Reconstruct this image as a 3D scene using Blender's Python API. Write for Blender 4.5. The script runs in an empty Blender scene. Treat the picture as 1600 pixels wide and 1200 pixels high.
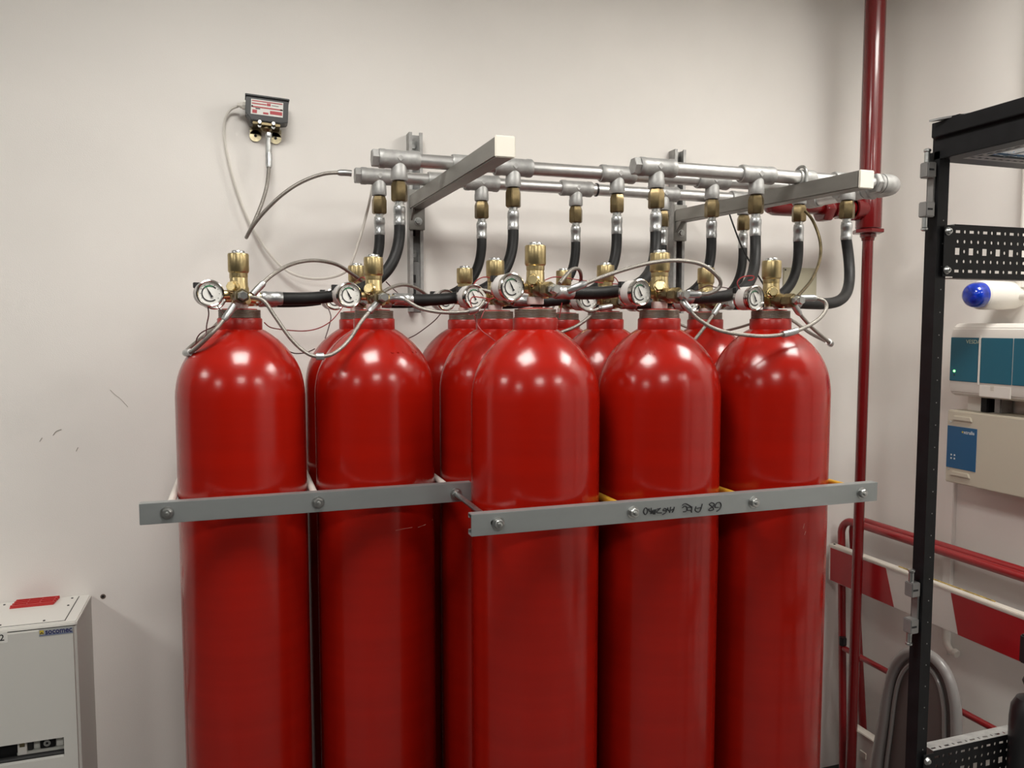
import bpy, bmesh, math, random
from mathutils import Vector, Matrix
random.seed(7)
SC = bpy.context.scene
COL = SC.collection
R = math.radians
# ------------------------------------------------------------------ camera
CAM_YAW, CAM_PITCH, CAM_H, CAM_F = 18.9, 4.2, 1.70, 1245.0
cd = bpy.data.cameras.new('camera'); cam = bpy.data.objects.new('camera', cd); COL.objects.link(cam)
cd.sensor_width = 36.0; cd.lens = CAM_F/1600*36.0; cd.clip_start = 0.05
cam.location = (0, 0, CAM_H); cam.rotation_euler = (R(90-CAM_PITCH), 0, R(-CAM_YAW))
SC.camera = cam
# ------------------------------------------------------------------ world, view
w = bpy.data.worlds.new('world'); SC.world = w; w.use_nodes = True
w.node_tree.nodes['Background'].inputs[0].default_value = (0.9, 0.88, 0.85, 1)
w.node_tree.nodes['Background'].inputs[1].default_value = 0.02
SC.view_settings.view_transform = 'Standard'; SC.view_settings.look = 'None'
SC.view_settings.exposure = 0.0; SC.view_settings.gamma = 1.0
SC.view_settings.use_curve_mapping = False
LIGHT_POWER = 24.0          # emission strength of every ceiling panel
LIGHT_COLOR = (1.0, 0.968, 0.915)
PANELS = [(0.0, 1.02), (1.8, 1.02), (-2.7, 1.02), (0.0, -1.2), (1.8, -1.2), (-2.7, -1.2)]
CEIL = 2.95

_f = Vector((math.sin(R(CAM_YAW))*math.cos(R(CAM_PITCH)), math.cos(R(CAM_YAW))*math.cos(R(CAM_PITCH)), -math.sin(R(CAM_PITCH))))
_r = Vector((math.cos(R(CAM_YAW)), -math.sin(R(CAM_YAW)), 0)); _u = _r.cross(_f)
def at(x, y, X=None, Y=None, Z=None):
    """survey helper: the point of the place seen at pixel x,y that lies on a known plane"""
    r = _f + _r*((x-800)/CAM_F) - _u*((y-600)/CAM_F)
    t = X/r.x if X is not None else (Y/r.y if Y is not None else (Z-CAM_H)/r.z)
    return Vector((0, 0, CAM_H)) + r*t

# ------------------------------------------------------------------ materials
MATS = {}
def mat(name, col, rough=0.5, metal=0.0, noise=0.0, nscale=20.0, bump=0.0, bscale=200.0, coat=0.0,
        stretch=None, col2=None, emit=None, spec=0.5, trans=0.0, rvar=0.0):
    m = bpy.data.materials.new(name); m.use_nodes = True; nt = m.node_tree
    b = nt.nodes['Principled BSDF']
    b.inputs['Base Color'].default_value = (*col, 1); b.inputs['Roughness'].default_value = rough
    b.inputs['Metallic'].default_value = metal; b.inputs['Coat Weight'].default_value = coat
    b.inputs['Coat Roughness'].default_value = 0.08
    b.inputs['Specular IOR Level'].default_value = spec
    if trans: b.inputs['Transmission Weight'].default_value = trans
    if emit:
        b.inputs['Emission Color'].default_value = (*emit[0], 1); b.inputs['Emission Strength'].default_value = emit[1]
    tc = nt.nodes.new('ShaderNodeTexCoord'); mp = nt.nodes.new('ShaderNodeMapping')
    nt.links.new(tc.outputs['Object'], mp.inputs[0])
    if stretch: mp.inputs['Scale'].default_value = stretch
    if noise or col2 or rvar:
        n = nt.nodes.new('ShaderNodeTexNoise'); n.inputs['Scale'].default_value = nscale; n.inputs['Detail'].default_value = 4
        nt.links.new(mp.outputs[0], n.inputs['Vector'])
        if noise or col2:
            mx = nt.nodes.new('ShaderNodeMix'); mx.data_type = 'RGBA'
            c2 = col2 or tuple(max(0, c*(1-noise)) for c in col)
            c1 = col if col2 else tuple(min(1, c*(1+noise)) for c in col)
            mx.inputs[6].default_value = (*c1, 1); mx.inputs[7].default_value = (*c2, 1)
            rp = nt.nodes.new('ShaderNodeMapRange'); rp.inputs[1].default_value = 0.35; rp.inputs[2].default_value = 0.65
            nt.links.new(n.outputs['Fac'], rp.inputs[0]); nt.links.new(rp.outputs[0], mx.inputs[0])
            nt.links.new(mx.outputs[2], b.inputs['Base Color'])
        if rvar:
            rr = nt.nodes.new('ShaderNodeMapRange'); rr.inputs[3].default_value = rough-rvar; rr.inputs[4].default_value = rough+rvar
            nt.links.new(n.outputs['Fac'], rr.inputs[0]); nt.links.new(rr.outputs[0], b.inputs['Roughness'])
    if bump:
        n2 = nt.nodes.new('ShaderNodeTexNoise'); n2.inputs['Scale'].default_value = bscale; n2.inputs['Detail'].default_value = 3
        nt.links.new(mp.outputs[0], n2.inputs['Vector'])
        bp = nt.nodes.new('ShaderNodeBump'); bp.inputs['Strength'].default_value = bump; bp.inputs['Distance'].default_value = 0.002
        nt.links.new(n2.outputs['Fac'], bp.inputs['Height']); nt.links.new(bp.outputs[0], b.inputs['Normal'])
    MATS[name] = m
    return m
mat('wall_paint', (0.85, 0.825, 0.785), 0.6, noise=0.02, nscale=3, bump=0.12, bscale=350)
mat('ceiling_tile', (0.62, 0.61, 0.58), 0.8, noise=0.03, nscale=40, bump=0.2)
mat('unseen_dark_wall', (0.05, 0.05, 0.052), 0.6)  # unseen walls, coloured dark to cut level light on the cylinders
mat('floor_vinyl', (0.13, 0.127, 0.122), 0.45, noise=0.05, nscale=60)
mat('edge_rubber', (0.012, 0.012, 0.012), 0.6)
mat('red_paint', (0.31, 0.0065, 0.0022), 0.20, noise=0.05, nscale=6, bump=0.03, bscale=60, stretch=(0.25, 0.25, 6.0), coat=0.0, spec=0.5, rvar=0.05)
mat('red_collar', (0.33, 0.008, 0.004), 0.32, noise=0.08, nscale=30)
mat('red_pipe', (0.14, 0.004, 0.005), 0.25, coat=0.4, noise=0.05, nscale=15)
mat('red_tube', (0.25, 0.008, 0.011), 0.3, coat=0.3)
mat('ring_steel', (0.30, 0.27, 0.235), 0.42, 0.8, noise=0.3, nscale=60, col2=(0.24, 0.17, 0.13))
mat('neck_white', (0.72, 0.62, 0.58), 0.45)
mat('brass', (0.50, 0.40, 0.21), 0.33, 1.0, noise=0.15, nscale=35, rvar=0.06)
mat('brass_bright', (0.66, 0.54, 0.29), 0.25, 1.0, noise=0.1, nscale=40)
mat('bronze', (0.20, 0.16, 0.09), 0.36, 0.95, noise=0.25, nscale=60)
mat('brass_nut', (0.20, 0.153, 0.08), 0.36, 0.95, noise=0.2, nscale=50)
mat('galv', (0.37, 0.37, 0.36), 0.5, 0.5, noise=0.14, nscale=45, bump=0.15, bscale=160, rvar=0.08)
mat('galv_pipe', (0.58, 0.58, 0.57), 0.34, 0.85, noise=0.07, nscale=30, rvar=0.06)
mat('galv_arm', (0.26, 0.255, 0.235), 0.5, 0.55, noise=0.10, nscale=25, stretch=(1, 0.2, 1))
mat('zinc_bar', (0.37, 0.395, 0.395), 0.40, 0.7, noise=0.05, nscale=14, stretch=(0.3, 1, 1), rvar=0.06)
mat('zinc', (0.50, 0.51, 0.50), 0.3, 0.95, noise=0.12, nscale=80)
mat('crimp', (0.47, 0.48, 0.48), 0.34, 0.9, noise=0.12, nscale=60)
mat('braid', (0.33, 0.31, 0.28), 0.36, 0.85, noise=0.25, nscale=700, bump=0.5, bscale=900)
mat('rubber', (0.010, 0.010, 0.010), 0.5, spec=0.3, noise=0.3, nscale=50, bump=0.1, bscale=300)
mat('white_cap', (0.80, 0.77, 0.68), 0.45)
mat('white_plastic', (0.76, 0.73, 0.67), 0.4)
mat('white_sleeve', (0.74, 0.70, 0.64), 0.4)
mat('yellow_sleeve', (0.62, 0.36, 0.03), 0.4)
mat('dial_white', (0.78, 0.78, 0.74), 0.35)
mat('ink', (0.010, 0.010, 0.012), 0.6)
mat('band_white', (0.56, 0.54, 0.52), 0.4)
mat('dial_green', (0.02, 0.16, 0.07), 0.5)
mat('bezel', (0.62, 0.60, 0.57), 0.16, 1.0)
mat('gauge_can', (0.60, 0.58, 0.56), 0.22, 0.9)
mat('glass', (1, 1, 1), 0.03, trans=1.0)
mat('black_plastic', (0.012, 0.012, 0.013), 0.4)
mat('black_metal', (0.008, 0.008, 0.009), 0.42, spec=0.2, noise=0.2, nscale=30, bump=0.05)
mat('wire_red', (0.28, 0.018, 0.02), 0.45)
mat('wire_dark', (0.06, 0.012, 0.012), 0.45)
mat('cable_white', (0.74, 0.71, 0.65), 0.45)
mat('cabinet_grey', (0.57, 0.57, 0.535), 0.5, bump=0.05, bscale=500)
mat('cabinet_top', (0.74, 0.73, 0.69), 0.5)
mat('gasket', (0.05, 0.05, 0.05), 0.6)
mat('red_plastic', (0.50, 0.03, 0.03), 0.35)
mat('sticker_white', (0.72, 0.72, 0.68), 0.4)
mat('sticker_silver', (0.40, 0.42, 0.42), 0.4, 0.2)
mat('logo_blue', (0.02, 0.025, 0.12), 0.5)
mat('logo_strip', (0.14, 0.17, 0.27), 0.5)
mat('logo_gold', (0.55, 0.42, 0.05), 0.5)
mat('hinge_zinc', (0.26, 0.255, 0.25), 0.45, 0.6, noise=0.1, nscale=40)
mat('teal', (0.018, 0.125, 0.190), 0.4, spec=0.3)
mat('panel_blue', (0.006, 0.085, 0.210), 0.35)
mat('detector_white', (0.72, 0.69, 0.64), 0.45)
mat('panel_beige', (0.52, 0.475, 0.385), 0.5, bump=0.04)
mat('led_green', (0.1, 0.8, 0.2), 0.4, emit=((0.2, 1.0, 0.2), 4.0))
mat('text_pale', (0.42, 0.48, 0.36), 0.5)
mat('text_white', (0.65, 0.66, 0.66), 0.5)
mat('blue_lens', (0.004, 0.03, 0.36), 0.12, coat=0.5, noise=0.35, nscale=60)
mat('board_white', (0.62, 0.585, 0.55), 0.45, noise=0.03, nscale=6)
mat('board_edge', (0.66, 0.62, 0.55), 0.5, noise=0.05, nscale=20)
mat('board_red', (0.34, 0.008, 0.012), 0.28, noise=0.1, nscale=5)
mat('yellow_stain', (0.42, 0.30, 0.08), 0.7, noise=0.4, nscale=60)
mat('truck_grey', (0.24, 0.23, 0.222), 0.32, coat=0.2)
mat('truck_panel', (0.13, 0.107, 0.10), 0.4)
mat('pack_blue', (0.02, 0.22, 0.50), 0.2, coat=0.6, noise=0.5, nscale=60)
mat('pack_white', (0.70, 0.73, 0.76), 0.15, coat=0.8, noise=0.25, nscale=80)
mat('label_red', (0.45, 0.05, 0.06), 0.5)
mat('yellow_zinc', (0.62, 0.55, 0.36), 0.3, 0.8, noise=0.2, nscale=60)
mat('wall_plate', (0.47, 0.45, 0.33), 0.5)
mat('scuff', (0.40, 0.37, 0.33), 0.8)
mat('lamp_emit', (1, 1, 1), 0.5, emit=(LIGHT_COLOR, LIGHT_POWER))
mat('switch_grey', (0.30, 0.31, 0.29), 0.45)
mat('cam_clear', (0.55, 0.56, 0.52), 0.2)

# ------------------------------------------------------------------ mesh builder
def fr(o, z, x=None):
    z = Vector(z).normalized()
    if x is None: x = Vector((1, 0, 0)) if abs(z.x) < 0.9 else Vector((0, 1, 0))
    x = Vector(x); x = (x - z*x.dot(z)).normalized(); y = z.cross(x)
    M = Matrix((x, y, z)).transposed().to_4x4(); M.translation = Vector(o)
    return M
I4 = Matrix.Identity(4)
def T(x, y, z): return Matrix.Translation((x, y, z))
class MB:
    def __init__(s): s.v = []; s.f = []
    def add(s, vs, fs, M=I4):
        n = len(s.v); s.v += [tuple(M @ Vector(p)) for p in vs]; s.f += [tuple(n+i for i in q) for q in fs]; return s
    def box(s, c, d, M=I4):
        x, y, z = (q/2 for q in d); cx, cy, cz = c
        vs = [(cx+a*x, cy+b*y, cz+e*z) for e in (-1, 1) for b in (-1, 1) for a in (-1, 1)]
        return s.add(vs, [(0, 2, 3, 1), (4, 5, 7, 6), (0, 1, 5, 4), (2, 6, 7, 3), (0, 4, 6, 2), (1, 3, 7, 5)], M)
    def bb(s, x0, x1, y0, y1, z0, z1, M=I4):
        return s.box(((x0+x1)/2, (y0+y1)/2, (z0+z1)/2), (abs(x1-x0), abs(y1-y0), abs(z1-z0)), M)
    def lathe(s, prof, M=I4, n=32, ph=0.0):
        vs = []; fs = []; rings = []
        for r, h in prof:
            if r < 1e-6: rings.append([len(vs)]); vs.append((0, 0, h))
            else:
                rings.append(list(range(len(vs), len(vs)+n)))
                vs += [(r*math.cos(ph+2*math.pi*k/n), r*math.sin(ph+2*math.pi*k/n), h) for k in range(n)]
        for a, b in zip(rings, rings[1:]):
            for k in range(n):
                k2 = (k+1) % n
                if len(a) == 1 and len(b) == 1: continue
                if len(a) == 1: fs.append((a[0], b[k2], b[k]))
                elif len(b) == 1: fs.append((a[k], a[k2], b[0]))
                else: fs.append((a[k], a[k2], b[k2], b[k]))
        return s.add(vs, fs, M)
    def cyl(s, r, h, M=I4, n=24, ch=0.0, r2=None):
        r2 = r if r2 is None else r2
        if ch: p = [(0, 0), (r-ch, 0), (r, ch), (r2, h-ch), (r2-ch, h), (0, h)]
        else: p = [(0, 0), (r, 0), (r2, h), (0, h)]
        return s.lathe(p, M, n)
    def hex(s, r, h, M=I4):
        return s.lathe([(0, 0), (r*.92, 0), (r, h*.12), (r, h*.88), (r*.92, h), (0, h)], M, 6)
    def tube(s, pts, r, n=10, cap=True):
        pts = [Vector(p) for p in pts]; m = len(pts)
        rs = r if isinstance(r, (list, tuple)) else [r]*m
        tg = [(pts[min(i+1, m-1)]-pts[max(i-1, 0)]).normalized() for i in range(m)]
        x = Vector((0, 0, 1)) if abs(tg[0].z) < .9 else Vector((1, 0, 0))
        vs = []; fs = []
        for i in range(m):
            x = (x - tg[i]*x.dot(tg[i])).normalized(); y = tg[i].cross(x)
            vs += [tuple(pts[i]+(x*math.cos(2*math.pi*k/n)+y*math.sin(2*math.pi*k/n))*rs[i]) for k in range(n)]
        for i in range(m-1):
            for k in range(n):
                k2 = (k+1) % n; fs.append((i*n+k, i*n+k2, (i+1)*n+k2, (i+1)*n+k))
        if cap: fs.append(tuple(range(n-1, -1, -1))); fs.append(tuple((m-1)*n+k for k in range(n)))
        return s.add(vs, fs)
    def prism(s, poly, h, M=I4):
        n = len(poly); vs = [(x, y, 0) for x, y in poly]+[(x, y, h) for x, y in poly]
        fs = [tuple(range(n-1, -1, -1)), tuple(range(n, 2*n))]+[(k, (k+1) % n, n+(k+1) % n, n+k) for k in range(n)]
        return s.add(vs, fs, M)
    def mesh(s, name, bevel=0.0, smooth=True, seg=2, weld=False):
        me = bpy.data.meshes.new(name); me.from_pydata(s.v, [], s.f)
        bm = bmesh.new(); bm.from_mesh(me)
        if weld: bmesh.ops.remove_doubles(bm, verts=bm.verts, dist=1e-5)
        bmesh.ops.recalc_face_normals(bm, faces=bm.faces)
        if bevel:
            es = [e for e in bm.edges if len(e.link_faces) == 2 and e.calc_face_angle(0) > 0.6]
            bmesh.ops.bevel(bm, geom=es, offset=bevel, segments=seg, affect='EDGES', clamp_overlap=True)
        bm.to_mesh(me); bm.free()
        if smooth:
            me.polygons.foreach_set('use_smooth', [True]*len(me.polygons)); me.set_sharp_from_angle(angle=R(35))
        return me
    def build(s, name, m, parent=None, bevel=0.0, loc=None, smooth=True, weld=False):
        o = bpy.data.objects.new(name, s.mesh(name, bevel, smooth, weld=weld)); COL.objects.link(o)
        o.data.materials.append(MATS[m])
        if parent: o.parent = parent
        if loc is not None: o.location = loc
        return o
def tag(o, label=None, cat=None, group=None, kind=None):
    if label: o['label'] = label
    if cat: o['category'] = cat
    if group: o['group'] = group
    if kind: o['kind'] = kind
    return o
def empty(name, loc=(0, 0, 0), rz=0):
    o = bpy.data.objects.new(name, None); COL.objects.link(o); o.location = loc; o.rotation_euler = (0, 0, rz); o.empty_display_size = .05
    return o
def inst(name, me, parent, loc=(0, 0, 0), rot=None):
    o = bpy.data.objects.new(name, me); COL.objects.link(o); o.parent = parent; o.location = loc
    if rot is not None: o.rotation_euler = rot
    return o
def copy_tree(o, parent=None):
    c = o.copy(); COL.objects.link(c); c.parent = parent
    for ch in list(o.children): copy_tree(ch, c)
    return c
def smooth_path(pts, k=6):
    P = [Vector(p) for p in pts]; out = []
    for i in range(len(P)-1):
        a = P[max(i-1, 0)]; b = P[i]; c = P[i+1]; d = P[min(i+2, len(P)-1)]
        for j in range(k):
            t = j/k
            out.append(0.5*((2*b)+(c-a)*t+(2*a-5*b+4*c-d)*t*t+(3*b-a-3*c+d)*t**3))
    out.append(P[-1]); return out
def bez(a, b, c, d, n=24):
    a, b, c, d = map(Vector, (a, b, c, d))
    return [a*(1-t)**3+b*3*t*(1-t)**2+c*3*t*t*(1-t)+d*t**3 for t in [i/n for i in range(n+1)]]
def text(name, body, size, M, m, parent, ex=0.0003, align='LEFT', bold=0.0, sx=1.0):
    cu = bpy.data.curves.new(name, 'FONT'); cu.body = body; cu.size = size; cu.align_x = align; cu.align_y = 'CENTER'
    cu.extrude = ex; cu.offset = bold; cu.resolution_u = 3
    tmp = bpy.data.objects.new(name, cu); COL.objects.link(tmp)
    dg = bpy.context.evaluated_depsgraph_get(); me = bpy.data.meshes.new_from_object(tmp.evaluated_get(dg))
    bpy.data.objects.remove(tmp); bpy.data.curves.remove(cu)
    me.name = name; me.transform(M @ Matrix.Diagonal((sx, 1, 1, 1))); me.materials.clear(); me.materials.append(MATS[m])
    o = bpy.data.objects.new(name, me); COL.objects.link(o); o.parent = parent
    return o

# ================================================================== setting
YW, XW = 2.40, 2.23
def struct(name, b, m, **k): return tag(b.build(name, m, **k), kind='structure')
struct('floor', MB().bb(-3.8, XW+.15, -4.6, YW+.15, -.12, 0), 'floor_vinyl')
struct('ceiling', MB().bb(-3.8, XW+.15, -4.6, YW+.15, CEIL, CEIL+.12), 'ceiling_tile')
wall_back = struct('wall_back', MB().bb(-3.8, XW+.15, YW, YW+.15, 0, CEIL), 'wall_paint')
struct('wall_right', MB().bb(XW, XW+.15, -4.6, YW, 0, CEIL), 'wall_paint')
struct('wall_left', MB().bb(-3.95, -3.8, -4.6, YW+.15, 0, CEIL), 'unseen_dark_wall')
struct('wall_front', MB().bb(-3.8, XW+.15, -4.75, -4.6, 0, CEIL), 'unseen_dark_wall')
def on_wall(pts, r=.0006, n=5): return MB().tube(smooth_path([at(*p, Y=YW-.0005) for p in pts]), r, n)
for pts in ([(172, 609), (180, 617), (188, 623), (200, 636)], [(83, 680), (88, 674), (96, 671)], [(119, 705), (122, 699)], [(62, 690), (66, 684)]):
    on_wall(pts, .0011 if len(pts) < 4 else .0006).build('scuff_mark', 'scuff', wall_back)
struct('baseboard_back', MB().bb(-3.8, XW, YW-.07, YW-.0005, .0, .006), 'edge_rubber')
struct('baseboard_right', MB().bb(XW-.07, XW-.0005, -4.6, YW-.07, .0, .006), 'edge_rubber')
lab = {}
for (x, y) in PANELS:
    lab[(x, y)] = 'square LED ceiling panel, %s of the %s' % ({-2.7: 'left', 0.0: 'middle', 1.8: 'right'}[x], {1.02: 'row above the cylinder bank', -1.2: 'row just behind the viewer', -3.4: 'row at the far rear'}[y])
for (x, y) in PANELS:
    t = tag(empty('ceiling_light', (x, y, CEIL)), lab[(x, y)], 'ceiling light', 'LED ceiling panels')
    f = MB()
    for a in (-1, 1):
        f.box((a*.31, 0, -.012), (.02, .64, .024)); f.box((0, a*.31, -.012), (.60, .02, .024))
    f.build('frame', 'white_plastic', t)
    MB().add([(-.30, -.30, -.012), (.30, -.30, -.012), (.30, .30, -.012), (-.30, .30, -.012)], [(3, 2, 1, 0)]).build('diffuser', 'lamp_emit', t, smooth=False)

# ================================================================== gas cylinders
CX0, CS, YF, YM, YB, CR = 0.003, 0.288, 1.543, 1.814, 2.084, 0.1335
def make_cylinder():
    t = empty('gas_cylinder')
    MB().lathe([(0, .01), (.10, 0), (.122, .012), (CR, .05), (CR, 1.548), (.1327, 1.562), (.1305, 1.578), (.1275, 1.592), (.1235, 1.605),
                (.1175, 1.619), (.1105, 1.632), (.1015, 1.645), (.0905, 1.658), (.078, 1.670), (.064, 1.681), (.052, 1.689), (.044, 1.693), (0, 1.694)], n=72
               ).build('body', 'red_paint', t)
    MB().lathe([(.040, 1.686), (.0455, 1.688), (.0462, 1.690), (.0462, 1.7135), (.0450, 1.7155), (.0405, 1.7158), (.0405, 1.712)], n=48).build('neck_collar', 'red_collar', t)
    g = [(.036, 1.7155), (.0425, 1.7155), (.0438, 1.7165)]
    for k in range(5):
        z = 1.7175+k*.003; g += [(.0438, z), (.0426, z+.0008), (.0426, z+.0018), (.0438, z+.0026)]
    g += [(.0425, 1.7335), (.030, 1.7335)]
    MB().lathe(g, n=48).build('neck_ring', 'ring_steel', t)
    MB().lathe([(.0365, 1.732), (.036, 1.7355), (.018, 1.7365)], n=40).build('neck_top', 'red_collar', t)
    # valve, local origin at z 1.735
    v = MB()
    v.lathe([(.0125, 1.747), (.0145, 1.748), (.0145, 1.7545), (.019, 1.757), (.0205, 1.763), (.0205, 1.779), (.0188, 1.784), (.0184, 1.800), (.0180, 1.8010), (.0180, 1.8025), (.0188, 1.8035), (.0188, 1.813)], n=32)
    v.bb(-.017, .017, -.017, .017, 1.756, 1.779)
    v.cyl(.0095, .03, fr((-.012, 0, 1.766), (-1, 0, 0)), 16)
    v.cyl(.0125, .034, fr((.010, .004, 1.760), (1, .12, 0)), 20)
    v.hex(.0085, .011, fr((.012, -.014, 1.752), (.5, -.8, 0)))
    vb = v.build('valve_body', 'brass', t, bevel=.0012)
    MB().lathe([(.0186, 1.811), (.0208, 1.8135), (.0217, 1.816), (.0217, 1.850), (.0207, 1.853), (.013, 1.8535)], n=36).build('valve_cap', 'brass', vb)
    MB().lathe([(.0135, 1.853), (.0135, 1.8575), (.0125, 1.859), (.0085, 1.859), (.0085, 1.855), (0, 1.855)], n=24).build('cap_stud', 'zinc', vb)
    MB().lathe([(.0165, 1.733), (.0175, 1.735), (.0172, 1.748), (.0135, 1.749)], n=24).build('neck_seal', 'neck_white', vb)
    M = fr((-.009, -.013, 1.780), (-.40, -.90, .12))
    MB().cyl(.0135, .012, M, 20, .002).hex(.0112, .020, M).build('relief_plug', 'brass_bright', vb, bevel=.0008)
    M = fr((.0, -.015, 1.763), (.10, -1, -.03), (0, 0, 1))
    MB().lathe([(0, 0), (.0145, 0), (.0152, .003), (.0152, .022), (.0135, .026), (.0135, .031), (0, .031)], M, 24).hex(.0155, .030, M @ T(0, 0, .030)).build('pilot_adapter', 'bronze', vb, bevel=.0008)
    M2 = M @ T(0, 0, .060)
    MB().hex(.0105, .010, M2).cyl(.0085, .006, M2 @ T(0, 0, .010)).hex(.009, .008, M2 @ T(0, 0, .016)).build('hose_union', 'zinc', vb)
    # gauge
    g = empty('pressure_gauge', (0, 0, 0)); g.parent = t
    G = fr((-.058, -.020, 1.767), (.24, -1, 0), (1, 0, 0))      # local z = dial normal
    bpy.data.objects.remove(g)
    can = MB().lathe([(0, -.042), (.0245, -.042), (.0262, -.040), (.0262, -.004), (.0262, 0)], G, 40).build('pressure_gauge', 'gauge_can', t)
    MB().lathe([(.0262, -.005), (.0284, -.004), (.0290, 0), (.0286, .0035), (.0262, .0048), (.0240, .0035), (.0232, .000)], G, 40).build('bezel', 'bezel', can)
    MB().lathe([(.0262, -.034), (.0265, -.033), (.0265, -.012), (.0262, -.011)], G, 40).build('label_band', 'band_white', can)
    MB().lathe([(0, -.0005), (.0245, -.0005)], G, 40).build('dial', 'dial_white', can)
    def arc(r0, r1, a0, a1, z, n=24):
        b = MB(); vs = []; fs = []
        for k in range(n+1):
            a = R(a0+(a1-a0)*k/n); vs += [(r0*math.cos(a), r0*math.sin(a), z), (r1*math.cos(a), r1*math.sin(a), z)]
        for k in range(n): fs.append((2*k, 2*k+1, 2*k+3, 2*k+2))
        return b.add(vs, fs, G)
    # fr(): local x = +X, local y is z.cross(x): find which way is up
    sgn = 1 if (G.to_3x3() @ Vector((0, 1, 0))).z > 0 else -1
    d = arc(.0148, .0172, sgn*135, sgn*310, .0004); d2 = arc(.0148, .0172, sgn*42, sgn*68, .0004); d.v += []
    n0 = len(d.v); d.v += d2.v; d.f += [tuple(n0+i for i in q) for q in d2.f]
    for k in range(9):
        a = sgn*R(-30+k*30); d.add([(.0190*math.cos(a)+dx, .0190*math.sin(a)+dy, .0004) for dx, dy in ((-.0009, -.0006), (.0009, -.0006), (.0009, .0006), (-.0009, .0006))], [(0, 1, 2, 3)], G)
    d.build('dial_scale', 'ink', can)
    arc(.0146, .0174, sgn*68, sgn*135, .0004).build('green_zone', 'dial_green', can)
    a = sgn*R(118); ca, sa = math.cos(a), math.sin(a)
    nd = [(.017, 0), (.001, .0017), (-.004, .0013), (-.0085, .0030), (-.0085, -.0030), (-.004, -.0013), (.001, -.0017)]
    MB().prism([(x*ca-y*sa, x*sa+y*ca) for x, y in nd], .0006, G @ T(0, 0, .0012)).build('needle', 'ink', can)
    MB().box((-.019, .018*sgn, -.038), (.013, .012, .010), G).build('contact_block', 'black_plastic', can, bevel=.001)
    MB().tube([G @ Vector((.0, 0, -.022)), Vector((-.035, .006, 1.766)), Vector((-.02, .002, 1.766))], .0065, 10).build('gauge_stem', 'brass', can)
    return t
proto = make_cylinder()
LB = {('F', 2): 'foremost red gas cylinder, first of three behind the nearer clamp bar',
      ('F', 3): 'middle red gas cylinder of three behind the nearer bar, above the black handwriting',
      ('F', 4): 'right red gas cylinder of three behind the nearer bar, closest to the red standpipe',
      ('M', 0): 'leftmost red gas cylinder, standing beside the bare white wall',
      ('M', 1): 'second red gas cylinder from left, behind middle bolt of farther clamp bar',
      ('M', 2): 'red gas cylinder half hidden behind the left side of the foremost cylinder',
      ('M', 3): 'red gas cylinder showing its shoulder between the foremost cylinder and its right neighbour',
      ('M', 4): 'red gas cylinder showing its shoulder between the two rightmost front cylinders',
      ('B', 0): 'back row red gas cylinder hidden behind the leftmost cylinder',
      ('B', 1): 'back row red gas cylinder peeking out left behind the second cylinder from left',
      ('B', 2): 'back row red gas cylinder in the gap right of the second cylinder from left',
      ('B', 3): 'back row red gas cylinder whose neck shows just right of the foremost cylinder neck',
      ('B', 4): 'back row red gas cylinder hidden behind middle of the three front cylinders'}
DZ = {('F', 2): .010, ('F', 3): .003, ('F', 4): -.006, ('M', 3): -.004, ('M', 4): -.004}
CYL = []; first = True
for row, Y, idx in (('F', YF, (2, 3, 4)), ('M', YM, range(5)), ('B', YB, range(5))):
    for i in idx:
        CYL.append((row, i, CX0+CS*i, Y))
for k, (row, i, x, y) in enumerate(CYL):
    c = proto if k == 0 else copy_tree(proto)
    c.location = (x, y, 0)
    tag(c, LB[(row, i)], 'gas cylinder', 'red gas cylinders of the suppression bank')
    for ch in c.children:
        if ch.name.startswith(('valve_body', 'pressure_gauge')): ch.location.z = DZ.get((row, i), 0.0)
# stamped marks on two shoulders
def dome_stamp(cyl, chars, a0, da, z, rr, size):
    for k, chx in enumerate(chars):
        if chx == ' ': continue
        a = R(a0+da*k); n = Vector((math.cos(a)*.62, math.sin(a)*.62, .785)).normalized()
        up = Vector((-math.cos(a)*.785, -math.sin(a)*.785, .62)); xx = up.cross(n)
        M = Matrix((xx, up, n)).transposed().to_4x4(); M.translation = Vector((math.cos(a)*rr, math.sin(a)*rr, z))
        text('stamped_mark', chx, size, M, 'red_paint', cyl, ex=.0006)
for o in list(COL.objects):
    if o.get('label') == LB[('M', 1)]:
        body = [c for c in o.children if c.name.startswith('body')][0]; dome_stamp(body, 'CBI 62', -80, 8, 1.6425, .1035, .011)
    if o.get('label') == LB[('F', 3)]:
        body = [c for c in o.children if c.name.startswith('body')][0]; dome_stamp(body, '- III', -145, 5, 1.6425, .1035, .009)

# scratches in the paint of two cylinders
mat('scratch_pale', (0.55, 0.25, 0.21), 0.6)
def on_cyl(px, py, cx, cy):
    d = at(px, py, Y=1.0)-Vector((0, 0, CAM_H)); a = d.x**2+d.y**2; b = -2*(d.x*cx+d.y*cy); c = cx*cx+cy*cy-(CR+.0001)**2
    return Vector((0, 0, CAM_H))+d*((-b-math.sqrt(b*b-4*a*c))/(2*a))
for key, lines in ((('M', 1), [[(618, 829), (632, 826), (644, 824)], [(653, 824), (664, 820), (676, 812)]]), (('F', 4), [[(1257, 818), (1255, 826)], [(1259, 830), (1257, 836)]])):
    o = [q for q in COL.objects if q.get('label') == LB[key]][0]; body = [c for c in o.children if c.name.startswith('body')][0]
    cx, cy = CX0+CS*key[1], {'M': YM, 'F': YF}[key[0]]
    for ln in lines:
        MB().tube([on_cyl(x, y, cx, cy)-Vector((cx, cy, 0)) for x, y in ln], .0005, 5).build('scratch', 'scratch_pale', body)

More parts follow.
